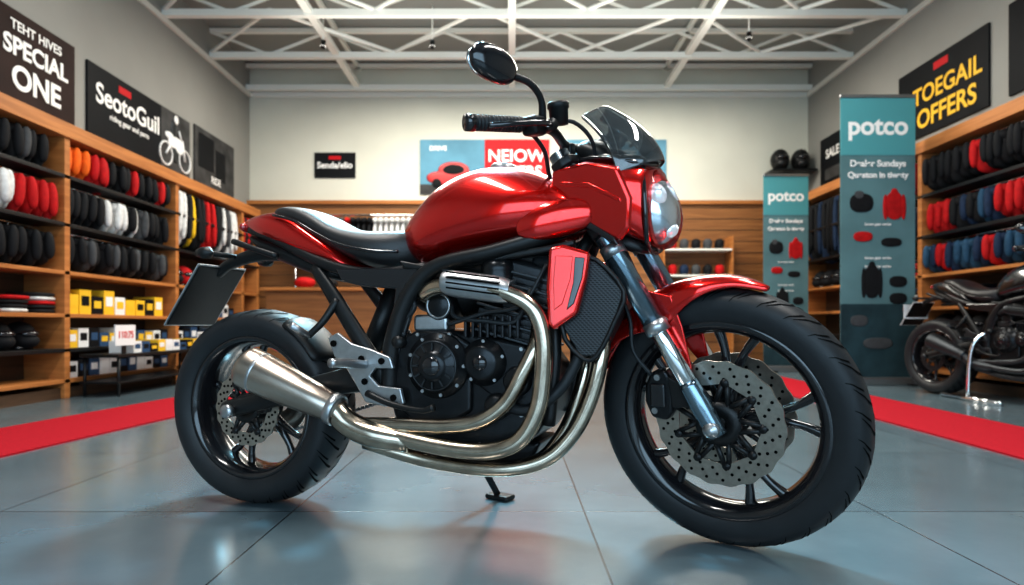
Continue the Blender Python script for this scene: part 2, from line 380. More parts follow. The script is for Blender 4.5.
    slab('left_bracket',[(.38,.50),(.54,.46),(.57,.36),(.48,.35)],-.158,-.145,ALLOY)
    tube('side_stand',[(.58,-.13,.27),(.66,-.19,.12),(.70,-.235,.018)],[.013,.011,.010],SATBLK)
    box('side_stand_foot',(.705,-.245,.009),(.085,.05,.016),SATBLK,Matrix.Rotation(.3,3,'Z'),.006)
    # ---- seat / tail
    body('tail_cowl',[(-.05,.852,.862,.872,.02),(-.02,.838,.86,.882,.052),(.04,.805,.85,.893,.082),(.10,.778,.84,.897,.10),(.17,.75,.82,.885,.112),(.24,.728,.78,.84,.118),(.31,.715,.75,.80,.118),(.36,.705,.72,.745,.11),(.39,.70,.71,.72,.09)],paint,e=2.6)
    body('seat_cushion',[(.085,.87,.885,.895,.05),(.11,.86,.888,.907,.082),(.18,.84,.872,.905,.100),(.25,.80,.84,.882,.112),(.30,.77,.81,.850,.122),(.36,.735,.785,.827,.132),(.44,.705,.765,.816,.135),(.51,.695,.76,.818,.122),(.56,.70,.765,.82,.095),(.585,.73,.77,.80,.06)],SEATM,e=2.8)
    tube('seat_piping',[(.12,.098,.872),(.20,.110,.85),(.28,.122,.81),(.36,.135,.775),(.46,.137,.752),(.54,.118,.748)],.004,GLOSSBLK)
    body('tail_light',[(-.066,.85,.858,.865,.02),(-.05,.838,.856,.87,.05),(-.02,.83,.85,.87,.06)],TAILR,sub=1)
    body('under_tail',[(-.03,.815,.825,.835,.045),(.05,.76,.79,.81,.07),(.15,.72,.75,.80,.085),(.28,.68,.70,.74,.09),(.34,.67,.69,.71,.08)],SATBLK,sub=1)
    tube('plate_arm',[(.10,0,.775),(-.02,0,.77),(-.12,0,.745),(-.17,0,.715)],[.028,.022,.018,.016],SATBLK)
    M=Matrix.Rotation(math.atan2(.125,.175),3,'Y')
    box('plate_backing',(-.217,0,.643),(.012,.20,.225),SATBLK,M,.006)
    box('plate_border',(-.217,0,.643),(.006,.208,.233),WHITE if plate_text else ALLOY,M,.006)
    tube('indicator_stalk',[(-.09,-.12,.765),(-.09,.12,.765)],.008,SATBLK)
    for sg in(1,-1):
        CT=(-.09,.135*sg,.765)
        lathe('rear_indicator_'+('right' if sg>0 else 'left'),[(0,-.034),(.012,-.03),(.018,-.01),(.018,.012),(.0,.028)],CT,SATBLK,axis=(1,0,0),n=16)
    tube('grab_bracket',[(-.02,.10,.80),(.06,.11,.775),(.14,.105,.75)],.009,SATBLK)
    # ---- tank
    tank=[(.510,.755,.79,.815,.045),(.545,.722,.785,.86,.095),(.60,.708,.79,.918,.132),(.66,.712,.81,.958,.152),(.75,.728,.825,.983,.168),(.84,.742,.835,.980,.172),(.92,.752,.84,.957,.166),(.99,.765,.845,.918,.150),(1.03,.785,.845,.882,.122),(1.048,.805,.84,.858,.08)]
    body('fuel_tank',tank,paint,n=20,e=2.15,sub=2)
    lathe('fuel_cap',[(0,.012),(.03,.012),(.036,.006),(.038,-.02)],(.80,0,.978),ALLOY,axis=(.08,0,1),n=32)
    for sg in(1,-1):
        n='right' if sg>0 else 'left'
        slab('tank_trim_'+n,[(.555,.722),(.64,.705),(.80,.725),(.98,.748),(1.03,.757),(1.03,.742),(.98,.730),(.80,.706),(.64,.688),(.57,.70)],.118*sg,.148*sg,SATBLK,.006)
        slab('radiator_shroud_'+n,[(.975,.735),(1.01,.742),(1.075,.722),(1.068,.66),(1.045,.575),(.985,.535),(.972,.555),(.968,.64)],.155*sg,.185*sg,paint,.010)
        slab('shroud_vent_'+n,[(.993,.715),(1.035,.712),(1.03,.66),(1.01,.60),(.99,.585),(.988,.65)],.184*sg,.187*sg,paint,.002)
        slab('shroud_louvre_'+n,[(1.040,.71),(1.064,.708),(1.058,.66),(1.038,.60),(1.02,.585),(1.036,.65)],.184*sg,.188*sg,GLOSSBLK,.002)
        rings=[]
        for s,zl,zm,zt,w in((.88,.765,.79,.815,.010),(.93,.755,.80,.845,.022),(.99,.760,.815,.865,.026),(1.04,.775,.822,.862,.022),(1.08,.800,.826,.848,.012)):
            tc_=.148-(max(0,s-.93))*.16
            rings.append([(s,(tc_+w*math.cos(2*pi*j/12))*sg,zm+math.sin(2*pi*j/12)*((zt-zm) if j<6 else (zm-zl))) for j in range(12)])
        loft('tank_wing_'+n,rings,paint,2)
    slab('radiator_core',[(1.03,.715),(1.085,.705),(1.150,.63),(1.130,.56),(1.085,.475),(1.045,.475),(1.0,.55)],-.15,.152,RADM,.004)
    tube('radiator_rim',[(1.03,.154,.715),(1.085,.154,.705),(1.15,.154,.63),(1.13,.154,.56),(1.085,.154,.475),(1.045,.154,.475),(1.0,.154,.55),(1.03,.154,.715)],.006,SATBLK,seg=3)
    box('horn',(1.07,.05,.44),(.03,.06,.06),SATBLK,None,.01)
    # ---- FRONT END (steered)
    Apt=Vector((FW[0]-.03*cR,0,FW[1]-.03*sR))
    R=Matrix.Rotation(math.radians(steer),4,Vector((-sR,0,cR)))
    CTX['xf']=Matrix.Translation(Vector((-.022,0,0)))@Matrix.Translation(Apt)@R@Matrix.Translation(-Apt)
    def F(L,t,o=0): return (FW[0]-L*sR+o*cR,t,FW[1]+L*cR+o*sR)
    tyre('front',FW,.323,.050,.243); spokes('front',FW,.243,.042,.038,5,.15)
    disc('front_right',FW,.050,.098,.154,9,hubr=.055); disc('front_left',FW,-.050,.098,.154,9,hubr=.055)
    for sg in(1,-1):
        n='right' if sg>0 else 'left'; t=.086*sg
        tube('fork_stanchion_'+n,[F(.03,t),F(.42,t)],.0215,CHROME,n=24)
        tube('fork_outer_'+n,[F(.27,t),F(.77,t)],.0265,FORKM,n=24)
        tube('fork_collar_'+n,[F(.255,t),F(.285,t)],.030,ALLOY,n=24)
        tube('fork_collar_upper_'+n,[F(.47,t),F(.50,t)],.030,ALLOY,n=24)
        tube('fork_foot_'+n,[F(-.02,t),F(.06,t),F(.12,t)],[.023,.026,.0235],FORKM,n=20)
        lathe('axle_cap_'+n,[(0,.032),(.010,.032),(.012,.027),(.017,.026),(.020,.02),(.020,-.02)] if sg>0 else [(0,-.032),(.019,-.027),(.022,.02)],(FW[0],t,FW[1]),ALLOY,n=24)
        slab('front_caliper_'+n,[(1.245,.445),(1.285,.455),(1.305,.42),(1.30,.35),(1.285,.325),(1.245,.33),(1.228,.37),(1.23,.41)],(.034 if sg>0 else -.084),(.084 if sg>0 else -.034),ENGBLK,.010)
        bolts('caliper_bolts_'+n,[(1.265,.435),(1.255,.35)],.081*sg,.008,.007)
        slab('caliper_pistons_'+n,[(1.245,.42),(1.285,.42),(1.285,.36),(1.245,.36)],.079*sg,.091*sg,GLOSSBLK,.01)
        slab('caliper_mount_'+n,[(1.29,.44),(1.345,.415),(1.36,.37),(1.30,.36)],.072*sg,.086*sg,SATBLK,.004)
        tube('brake_hose_'+n,[(1.25,.085*sg,.44),(1.21,.095*sg,.50),(1.20,.085*sg,.58),(1.16,.07*sg,.66),(1.11,.06*sg,.78)],.005,RUB)
    tube('front_axle',[(FW[0],-.10,FW[1]),(FW[0],.10,FW[1])],.012,ALLOY)
    def yoke(nm,L,h):
        c0=Vector(F(L,0)); M=Matrix.Rotation(-RAKE,3,'Y')
        v=[];out=[(-.045,-.03),(-.03,-.045),(.0,-.14),(.03,-.145),(.055,-.13),(.055,-.07),(.04,0),(.055,.07),(.055,.13),(.03,.145),(0,.14),(-.03,.045),(-.045,.03)]
        out=[(a-.02,b*.86) for a,b in out]
        for hh in(-h,h):
            for a,b in out: v.append(c0+M@Vector((a,b,hh)))
        n=len(out); mk(nm,v,[tuple(range(n)),tuple(range(n,2*n))]+[(i,(i+1)%n,n+(i+1)%n,n+i) for i in range(n)],SATBLK,True,bevel=.005)
    yoke('lower_yoke',.545,.018); yoke('upper_yoke',.735,.012)
    lathe('steering_nut',[(0,.03),(.014,.03),(.018,.024),(.018,0)],F(.74,0,-.03),ALLOY,axis=(-sR,0,cR),n=6)
    # fender
    rings=[]
    NA=24
    for k in range(NA+1):
        f=k/NA; a=math.radians(71+f*93)
        w=.066*min(1,.10+(f*3.0)**.8)*min(1,.55+(1-f)*3)
        drop=.012+.066*math.exp(-((f-.5)/.2)**2)+.012*f+.01*min(1,f*4)
        ro=.350+.008*math.sin(pi*f)-.006*max(0,1-f*8)
        ring=[]
        for q in range(13):
            x=-1+q/6
            tt=w*math.copysign(min(1,abs(x)*1.25)**.9,x); r=ro-.004-drop*abs(x)**3.2
            ring.append((FW[0]+r*math.cos(a),tt,FW[1]+r*math.sin(a)))
        rings.append(ring)
    v=[p for r in rings for p in r]; f=[]
    for i in range(NA):
        for j in range(12): f.append((i*13+j,i*13+j+1,(i+1)*13+j+1,(i+1)*13+j))
    mk('front_fender',v,f,paint,True,sub=1,solid=.004)
    for sg in(1,-1):
        n='right' if sg>0 else 'left'
        slab('fender_side_'+n,[(1.185,.59),(1.235,.648),(1.30,.632),(1.325,.56),(1.345,.46),(1.335,.43),(1.30,.47),(1.25,.53)],.058*sg,.066*sg,paint,.004)
        bolts('fender_bolts_'+n,[(1.285,.575),(1.315,.50)],.066*sg,.007,.003,ALLOY)
    # headlight cowl : an angular beak
    body('headlight_cowl',[(.990,.918,.938,.958,.040),(1.04,.868,.925,.975,.090),(1.10,.826,.905,.982,.116),(1.16,.790,.885,.974,.124),(1.215,.764,.86,.960,.108),(1.245,.750,.85,.946,.088),(1.257,.755,.845,.935,.074)],paint,n=20,e=3.0,sub=1)
    def lamp(nm,k,m,ds=0):
        rings=[]
        for z,sf,w in ((.955,1.232,.012),(.940,1.248,.036),(.905,1.276,.060),(.862,1.300,.076),(.815,1.310,.078),(.775,1.303,.064),(.748,1.288,.038),(.738,1.272,.012)):
            sb=1.215; r=[]
            for j in range(20):
                a=2*pi*j/20; c,sn=math.cos(a),math.sin(a)
                r.append((sb+ds+(sf-sb)*k*math.copysign(abs(c)**.8,c)*(1 if c>0 else .3),w*k*math.copysign(abs(sn)**.8,sn),.845+(z-.845)*k))
            rings.append(r)
        return loft(nm,rings,m,1)
    lamp('headlight_glass',1.0,LENS)
    lamp('headlight_reflector',.80,REFL,.0)
    A=Acc()
    for sg in(1,-1): A.ell((1.258,.030*sg,.872),(.024,.020,.028),0,16,10)
    A.ell((1.270,0,.79),(.020,.024,.018),0,16,10)
    A.out('headlight_bulbs',BULB)
    bz=[(1.222,0,.958),(1.236,.045,.940),(1.246,.072,.900),(1.252,.084,.850),(1.252,.083,.805),(1.246,.066,.762),(1.240,.030,.738),(1.238,0,.732)]
    tube('headlight_bezel_right',bz,.006,GLOSSBLK,n=8,seg=4); tube('headlight_bezel_left',[(a,-b,c) for a,b,c in bz],.006,GLOSSBLK,n=8,seg=4)
    body('cowl_chin',[(1.08,.79,.81,.84,.06),(1.14,.755,.78,.82,.08),(1.20,.732,.755,.79,.07),(1.24,.728,.742,.76,.045)],SATBLK,sub=1)
    for sg in(1,-1):
        slab('cowl_side_panel_'+('right' if sg>0 else 'left'),[(1.025,.955),(1.12,.966),(1.205,.945),(1.235,.87),(1.228,.80),(1.20,.770),(1.14,.800),(1.07,.850),(1.02,.915)],.104*sg,.126*sg,paint,.014)
        slab('cowl_crease_'+('right' if sg>0 else 'left'),[(1.05,.925),(1.13,.915),(1.21,.872),(1.212,.862),(1.13,.902),(1.05,.915)],.124*sg,.129*sg,paint,.002)
        slab('cowl_side_accent_'+('right' if sg>0 else 'left'),[(1.06,.848),(1.11,.812),(1.17,.776),(1.20,.762),(1.19,.782),(1.13,.820)],.116*sg,.129*sg,GLOSSBLK,.003)
    # windscreen : curved sheet
    v=[];f=[];nu=12;nv=10
    for i in range(nv+1):
        q=i/nv
        sc=1.268-.040*q-.105*q*q; zc=.955+.165*q-.012*q*q; w=.100*(1-.10*q-.40*q**3)
        for j in range(nu+1):
            x=-1+2*j/nu; v.append((sc-.080*abs(x)**2.0*(1-.35*q),w*x,zc-.030*abs(x)**2.2*(1-.2*q)))
    for i in range(nv):
        for j in range(nu): a=i*(nu+1)+j; f.append((a,a+1,a+nu+2,a+nu+1))
    mk('windscreen',v,f,SCREEN,True,sub=1,solid=.004)
    body('instrument_pod',[(1.05,.975,1.0,1.02,.045),(1.07,.965,1.0,1.035,.065),(1.12,.955,.985,1.02,.07),(1.17,.945,.965,.985,.06)],SATBLK,sub=1)
    body('cowl_top_panel',[(1.03,.955,.97,.985,.06),(1.12,.962,.98,.995,.096),(1.20,.95,.963,.978,.094),(1.25,.935,.945,.957,.07)],GLOSSBLK,sub=1)
    # handlebar
    tube('handlebar',[(.965,-.362,1.06),(1.035,-.23,1.055),(1.052,-.15,1.045),(1.035,-.07,1.02),(1.03,0,1.015),(1.035,.07,1.02),(1.052,.15,1.045),(1.035,.23,1.055),(.965,.362,1.06)],.0115,SATBLK,n=16)
    for sg in(1,-1):
        n='right' if sg>0 else 'left'
        tube('grip_'+n,[(1.026,.245*sg,1.0555),(.970,.352*sg,1.0595)],.0175,RUB,n=18)
        tube('bar_end_'+n,[(.970,.352*sg,1.0595),(.961,.369*sg,1.06)],[.020,.019],GLOSSBLK,n=18)
        A=Acc()
        for k in range(14):
            q=k/13; A.cyl((1.025-.053*q,.249*sg+.100*sg*q,1.0556+.004*q),(1.023-.053*q,.253*sg+.100*sg*q,1.0557+.004*q),.0187,0,16)
        A.out('grip_ribs_'+n,RUB)
        box('switch_pod_'+n,(1.042,.215*sg,1.052),(.045,.048,.045),SATBLK,None,.010)
        tube('lever_perch_'+n,[(1.045,.175*sg,1.05),(1.085,.20*sg,1.052)],.014,SATBLK)
        tube('lever_'+n,[(1.08,.20*sg,1.052),(1.085,.25*sg,1.05),(1.06,.31*sg,1.048),(1.02,.362*sg,1.045)],[.008,.007,.006,.007],GLOSSBLK,flat=.7)
        lathe('fluid_reservoir_'+n,[(0,.052),(.024,.052),(.026,.048),(.026,.038),(.023,.036),(.022,0),(0,-.002)],(1.075,.155*sg,1.055),SATBLK,axis=(0,0,1),n=24)
        box('bar_riser_'+n,(1.03,.045*sg,.99),(.035,.028,.07),SATBLK,None,.006)
        tube('bar_cable_'+n,[(1.06,.19*sg,1.05),(1.10,.13*sg,1.06),(1.12,.07*sg,1.0),(1.08,.06*sg,.90)],.005,RUB)
        tube('throttle_cable_'+n,[(1.03,.21*sg,1.04),(1.02,.14*sg,1.0),(1.0,.09*sg,.94),(1.03,.07*sg,.88)],.0055,RUB)
    tube('mirror_stalk',[(1.050,.19,1.06),(1.060,.205,1.11),(1.050,.235,1.145),(1.025,.275,1.162)],[.010,.008,.008,.009],SATBLK)
    Mm=Matrix.Rotation(.35,3,'Z')@Matrix.Rotation(.36,3,'X')
    A=Acc(); A.ell((1.016,.322,1.180),(.022,.062,.038),0,20,14,Mm,.88); A.out('mirror_housing',GLOSSBLK)
    A=Acc(); A.ell((1.002,.327,1.180),(.012,.054,.032),0,20,14,Mm,.88); A.out('mirror_glass',CHROME)
    CTX['xf']=None
    if plate_text:
        box('number_plate',(-.232,0,.66),(.004,.24,.12),WHITE,None,.002)
        ob=text('plate_number',plate_text,.075,TXTRED,(0,0,0)); ob.parent=root
        ob.matrix_local=Matrix(((0,0,-1,-.236),(-1,0,0,0),(0,1,0,.632),(0,0,0,1)))
    if dark:
        for ch in root.children:
            if ch.type=='MESH':
                for i,m in enumerate(ch.data.materials):
                    if m in (STEEL,BRUSH,ALLOY,CHROME,FORKM,DISCM): ch.data.materials[i]=DKMET
    CTX['parent']=None; CTX['flip']=False
    return root

# ------------------------------------------------------------------ text helper
def text(name,body_,size,m,loc,bold=0,align='CENTER'):
    cu=bpy.data.curves.new(name,'FONT'); cu.body=body_; cu.size=size; cu.align_x=align; cu.offset=bold; cu.extrude=.001
    cu.materials.append(m); ob=bpy.data.objects.new(name,cu); COL.objects.link(ob); ob.location=loc; return ob
TXTW=mat('print_white',(.85,.85,.83),.6); TXTRED=mat('print_red',(.6,.02,.02),.6); TXTY=mat('print_yellow',(.85,.50,.02),.6)

build_motorcycle('motorcycle',(-.784,2.0,0),-math.radians(18),RED)
build_motorcycle('motorcycle',(3.42,5.1,0),-math.radians(78),BLK2,'110:7EY',steer=5,dark=True)

# ------------------------------------------------------------------ ROOM
CTX['flip']=False
XL,XR,YB,YF,ZC=-3.66,4.13,8.9,-3.0,3.98
def wallmat(name,col,var=.12):
    return mat(name,col,.8,0,0,noise=var,nscale=1.2,bump=.1,bscale=60,spec=.25)
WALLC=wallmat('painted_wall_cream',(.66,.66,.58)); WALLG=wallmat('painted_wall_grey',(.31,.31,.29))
def floor_mat():
    m,nt,b=newmat('floor_tiles')
    tc=nt.nodes.new('ShaderNodeTexCoord'); mp=nt.nodes.new('ShaderNodeMapping'); mp.inputs['Location'].default_value=(-.213,-.16,0)
    br=nt.nodes.new('ShaderNodeTexBrick'); br.offset=0; br.squash=1; br.inputs['Scale'].default_value=1
    br.inputs['Brick Width'].default_value=.86; br.inputs['Row Height'].default_value=.86; br.inputs['Mortar Size'].default_value=.003; br.inputs['Mortar Smooth'].default_value=.1
    br.inputs['Color1'].default_value=(.125,.175,.200,1); br.inputs['Color2'].default_value=(.105,.150,.175,1); br.inputs['Mortar'].default_value=(.035,.05,.06,1)
    n=nt.nodes.new('ShaderNodeTexNoise'); n.inputs['Scale'].default_value=3; n.inputs['Detail'].default_value=8; n.inputs['Roughness'].default_value=.65
    mx=nt.nodes.new('ShaderNodeMixRGB'); mx.blend_type='OVERLAY'; mx.inputs[0].default_value=.25
    nt.links.new(tc.outputs['Object'],mp.inputs[0]); nt.links.new(mp.outputs[0],br.inputs['Vector']); nt.links.new(tc.outputs['Object'],n.inputs['Vector'])
    nt.links.new(br.outputs['Color'],mx.inputs[1]); nt.links.new(n.outputs['Fac'],mx.inputs[2]); nt.links.new(mx.outputs[0],b.inputs['Base Color'])
    rr=nt.nodes.new('ShaderNodeMapRange'); rr.inputs['To Min'].default_value=.14; rr.inputs['To Max'].default_value=.26
    nt.links.new(n.outputs['Fac'],rr.inputs['Value']); nt.links.new(rr.outputs[0],b.inputs['Roughness'])
    b.inputs['Specular IOR Level'].default_value=.9; b.inputs['IOR'].default_value=1.7
    bp=nt.nodes.new('ShaderNodeBump'); bp.inputs['Strength'].default_value=.3; bp.inputs['Distance'].default_value=.002; bp.invert=True
    nt.links.new(br.outputs['Fac'],bp.inputs['Height']); nt.links.new(bp.outputs[0],b.inputs['Normal'])
    return m
def wood_mat(name,c1,c2,axis='Y'):
    m,nt,b=newmat(name)
    tc=nt.nodes.new('ShaderNodeTexCoord'); mp=nt.nodes.new('ShaderNodeMapping'); mp.inputs['Scale'].default_value=(.6,.6,9)
    n=nt.nodes.new('ShaderNodeTexNoise'); n.inputs['Scale'].default_value=3; n.inputs['Detail'].default_value=6; n.inputs['Distortion'].default_value=.6
    r=nt.nodes.new('ShaderNodeValToRGB'); r.color_ramp.elements[0].color=(*c1,1); r.color_ramp.elements[1].color=(*c2,1); r.color_ramp.elements[0].position=.35; r.color_ramp.elements[1].position=.65
    nt.links.new(tc.outputs['Object'],mp.inputs[0]); nt.links.new(mp.outputs[0],n.inputs['Vector']); nt.links.new(n.outputs['Fac'],r.inputs[0]); nt.links.new(r.outputs[0],b.inputs['Base Color'])
    b.inputs['Roughness'].default_value=.5; b.inputs['Specular IOR Level'].default_value=.3
    return m
WOOD=wood_mat('oak_wood',(.34,.13,.037),(.48,.20,.06)); WOOD2=wood_mat('panel_wood',(.21,.09,.033),(.31,.14,.05))
DWOOD=wood_mat('dark_wood',(.05,.03,.018),(.09,.05,.028))  # dark wood tone for shelf backs, plinths and panel grooves
def wbox(name,x0,x1,y0,y1,z0,z1,m,bevel=0):
    return box(name,((x0+x1)/2,(y0+y1)/2,(z0+z1)/2),(x1-x0,y1-y0,z1-z0),m,None,bevel)
wbox('floor',XL-.2,XR+.2,YF-.2,YB+.2,-.1,0,floor_mat())
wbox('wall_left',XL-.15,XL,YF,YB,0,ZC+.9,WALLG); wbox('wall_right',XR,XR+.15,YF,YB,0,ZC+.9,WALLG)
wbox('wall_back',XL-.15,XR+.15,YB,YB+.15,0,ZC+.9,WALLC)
DECK=mat('ceiling_deck',(.30,.31,.29),.7,spec=.2)
wbox('ceiling',XL-.15,XR+.15,YF,YB+.15,4.16,4.26,DECK)
STR=mat('white_steel',(.84,.84,.78),.5)
wbox('wall_front',XL-.15,XR+.15,YF-.15,YF,0,ZC+.9,WALLG)
FILLGLOW=mat('added_window_glow',(.6,.75,.9),.1,emit=(.55,.80,1.0),es=1.8)  # glowing pane added behind the camera for cool fill and highlights
wbox('added_fill_window_1',-3.0,3.2,YF,YF+.02,.3,2.9,FILLGLOW)
e=empty('added_window_frame'); CTX['parent']=e  # bars dressing the added glowing pane, out of view
for k,x in enumerate((-3.0,-.95,1.1,3.16)): wbox(f'added_mullion_{k}',x,x+.06,YF+.02,YF+.06,.3,2.9,STR)
CTX['parent']=None
# trusses: bottom chord, top chord and W-shaped web members
T=empty('ceiling_trusses'); CTX['parent']=T
for i,y in enumerate((2.5,3.55,4.6,5.65,6.7,7.75,8.8)):
    A=Acc()
    A.box(((XL+XR)/2,y,3.82),(XR-XL,.07,.07)); A.box(((XL+XR)/2,y,4.12),(XR-XL,.06,.05))
    if i<6:
        n=11
        for k in range(n):
            x0=XL+(XR-XL)*k/n;x1=XL+(XR-XL)*(k+1)/n
            A.cyl((x0,y,3.83 if k%2 else 4.11),(x1,y,4.11 if k%2 else 3.83),.020,0,8)
    A.out(f'truss_{i}',STR,False)
A=Acc()
for x in(-2.13,0,2.13): A.box((x,(YF+YB)/2,3.84),(.08,YB-YF,.06)); A.box((x,(YF+YB)/2,4.12),(.05,YB-YF,.05))
for i,y in enumerate((3.55,4.6,5.65,6.7)):
    n=7
    for k in range(n):
        x0=XL+(XR-XL)*k/n;x1=XL+(XR-XL)*(k+1)/n
        A.cyl((x0,y+(0 if k%2 else 1.05),3.86),(x1,y+(1.05 if k%2 else 0),3.86),.022,0,8)
A.out('purlins',STR,False)
CTX['parent']=None
trimm=mat('ceiling_trim_white',(.70,.69,.64),.6)
wbox('trim_1',XL,XR,YB-.03,YB,3.72,3.79,trimm); wbox('trim_2',XL,XL+.03,3,YB,3.72,3.78,trimm); wbox('trim_3',XR-.03,XR,3,YB,3.72,3.78,trimm)
P=empty('wood_wall_panelling'); CTX['parent']=P
wbox('panel',XL,XR,YB-.06,YB,0,2.22,WOOD2); wbox('cap_rail',XL,XR,YB-.10,YB,2.22,2.27,WOOD)
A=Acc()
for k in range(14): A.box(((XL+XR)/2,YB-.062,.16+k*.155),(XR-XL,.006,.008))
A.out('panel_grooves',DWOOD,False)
CTX['parent']=None
CAR=mat('red_carpet',(.42,.006,.020),.9,noise=.25,nscale=90,bump=.4,bscale=400,spec=.2)
def quad(name,pts,h,m):
    v=[(x,y,.0) for x,y in pts]+[(x,y,h) for x,y in pts]
    return mk(name,v,[(0,1,2,3),(4,5,6,7),(0,1,5,4),(1,2,6,5),(2,3,7,6),(3,0,4,7)],m,False)
quad('red_carpet_runner',[(-2.20,1.8),(-2.86,1.8),(-2.28,7.2),(-1.66,7.2)],.008,CAR)
quad('red_carpet_runner',[(2.06,1.8),(2.66,1.8),(2.85,7.2),(2.22,7.2)],.008,CAR)

# ------------------------------------------------------------------ posters
def poster(name,wall,a0,a1,z0,z1,bg,items,shapes=()):
    e=empty(name)
    if wall=='L': M=Matrix(((0,0,1,XL+.012),(1,0,0,a0),(0,1,0,z0),(0,0,0,1)))
    elif wall=='R': M=Matrix(((0,0,-1,XR-.012),(-1,0,0,a1),(0,1,0,z0),(0,0,0,1)))
    else: M=Matrix(((1,0,0,a0),(0,0,-1,YB-.012),(0,1,0,z0),(0,0,0,1)))
    e.matrix_world=M; CTX['parent']=e
    W=a1-a0;H=z1-z0
    box('board',(W/2,H/2,0),(W,H,.02),bg,None,.003)
    for (x0,x1,y0,y1,m) in shapes: box('print_block',((x0+x1)/2*W,(y0+y1)/2*H,.011),((x1-x0)*W,(y1-y0)*H,.003),m,None,0)
    for k,(tx,sz,m,u,v,b) in enumerate(items):
        ob=text(f'lettering_{k}',tx,sz,m,(u*W,v*H,.0145),b); ob.parent=e
    CTX['parent']=None
    return e,W,H
PBLK=mat('poster_black',(.008,.009,.011),.6,noise=.3,nscale=3,spec=.15); PBRN=mat('poster_brown',(.035,.016,.013),.6,noise=.5,nscale=3,spec=.15); PRED=mat('poster_red',(.50,.010,.015),.5,spec=.2)
PBLU=mat('poster_sky',(.14,.34,.46),.5,noise=.35,nscale=2,spec=.2); PTEAL=mat('banner_teal',(.13,.25,.27),.6,noise=.3,nscale=2,spec=.2); PGRY=mat('poster_grey',(.08,.08,.08),.6,noise=.6,nscale=5,spec=.15)
poster('sale_poster','L',4.25,5.31,2.2,2.86,PBRN,[('TEHT HIVES',.10,TXTW,.60,.78,.002),('SPECIAL',.185,TXTW,.60,.50,.006),('ONE',.24,TXTW,.60,.14,.008)])
e,W,H=poster('motorcycle_poster','L',5.47,7.2,2.19,2.83,PBLK,[('SeotoGuil',.25,TXTW,.35,.50,.005),('riding gear and parts',.075,TXTW,.35,.34,.001)],[(.66,1,.0,1,PGRY),(.25,.36,.80,.90,PRED)])
CTX['parent']=e; A=Acc()
def ringmesh(A,c,r,m): 
    for k in range(20):
        a=2*pi*k/20;b=2*pi*(k+1)/20; A.cyl((c[0]+r*math.cos(a),c[1]+r*math.sin(a),.016),(c[0]+r*math.cos(b),c[1]+r*math.sin(b),.016),.012,m,6)
ringmesh(A,(.71*W,.26*H),.12,0); ringmesh(A,(.93*W,.26*H),.12,0)
A.ell((.83*W,.50*H,.016),(.17,.07,.008),0,12,8,None,.8); A.ell((.75*W,.58*H,.016),(.09,.04,.008),0)
A.ell((.82*W,.30*H,.016),(.09,.09,.008),1); A.ell((.86*W,.40*H,.016),(.09,.04,.010),0)
A.cyl((.90*W,.60*H,.016),(.93*W,.26*H,.016),.014,0,6); A.cyl((.76*W,.44*H,.016),(.71*W,.26*H,.016),.014,0,6); A.cyl((.89*W,.58*H,.016),(.86*W,.74*H,.016),.010,0,6)
A.ell((.80*W,.72*H,.016),(.06,.10,.008),1); A.ell((.83*W,.90*H,.016),(.045,.05,.008),0)
A.out('printed_motorcycle',[WHITE,DKMET]); CTX['parent']=None
poster('rider_poster','L',7.32,8.35,2.2,2.86,PGRY,[('RIDE',.12,TXTW,.5,.10,.002)],[(.08,.45,.3,.9,PBLK),(.5,.75,.2,.75,PBLK)])
poster('offers_sign','R',5.5,6.78,2.44,3.16,PBLK,[('TOEGAIL',.235,TXTY,.57,.46,.005),('OFFERS',.25,TXTY,.57,.12,.006)],[(.44,.60,.82,.92,PRED)])
poster('black_poster','R',4.3,5.28,2.44,3.2,PBLK,[('RACE',.25,TXTW,.5,.4,.005)],[(.4,.55,.8,.9,PRED)])
poster('black_wall_sign','R',7.85,8.5,2.3,3.0,PBLK,[('SALE',.16,TXTW,.5,.6,.004)],[(.2,.8,.2,.4,PGRY)])
poster('brand_sign','B',-2.75,-2.18,2.60,2.95,PBLK,[('Senda/elio',.12,TXTW,.5,.38,.003)],[(.35,.65,.72,.86,PRED)])
e,W,H=poster('offers_poster','B',-1.28,.52,2.37,3.13,PBLU,[('NEIOW',.235,TXTW,.745,.60,.005),('OFFERS',.215,TXTW,.745,.32,.005),('best value this month',.06,TXTW,.745,.16,.001),('DRIVE',.09,TXTW,.14,.8,.003)],[(.50,1,0,1,PRED),(0,.5,0,.18,PGRY)])
CTX['parent']=e; A=Acc()
CARR=mat('printed_car_red',(.45,.02,.02),.4)
A.ell((.25*W,.30*H,.014),(.36,.10,.01),0,24,8,None,.8); A.ell((.26*W,.42*H,.014),(.22,.13,.01),0,24,8,None,.9); A.ell((.26*W,.44*H,.017),(.17,.085,.01),1,24,8)
for u in(.13,.38): A.ell((u*W,.20*H,.02),(.065,.065,.01),1,16,8)
A.out('printed_car',[CARR,PBLK]); CTX['parent']=None
poster('service_poster','B',.70,2.15,2.43,3.13,PBLU,[('SERVICE',.18,TXTW,.5,.65,.005),('book today',.10,TXTW,.5,.35,.002)],[(0,1,0,.2,WHITE)])

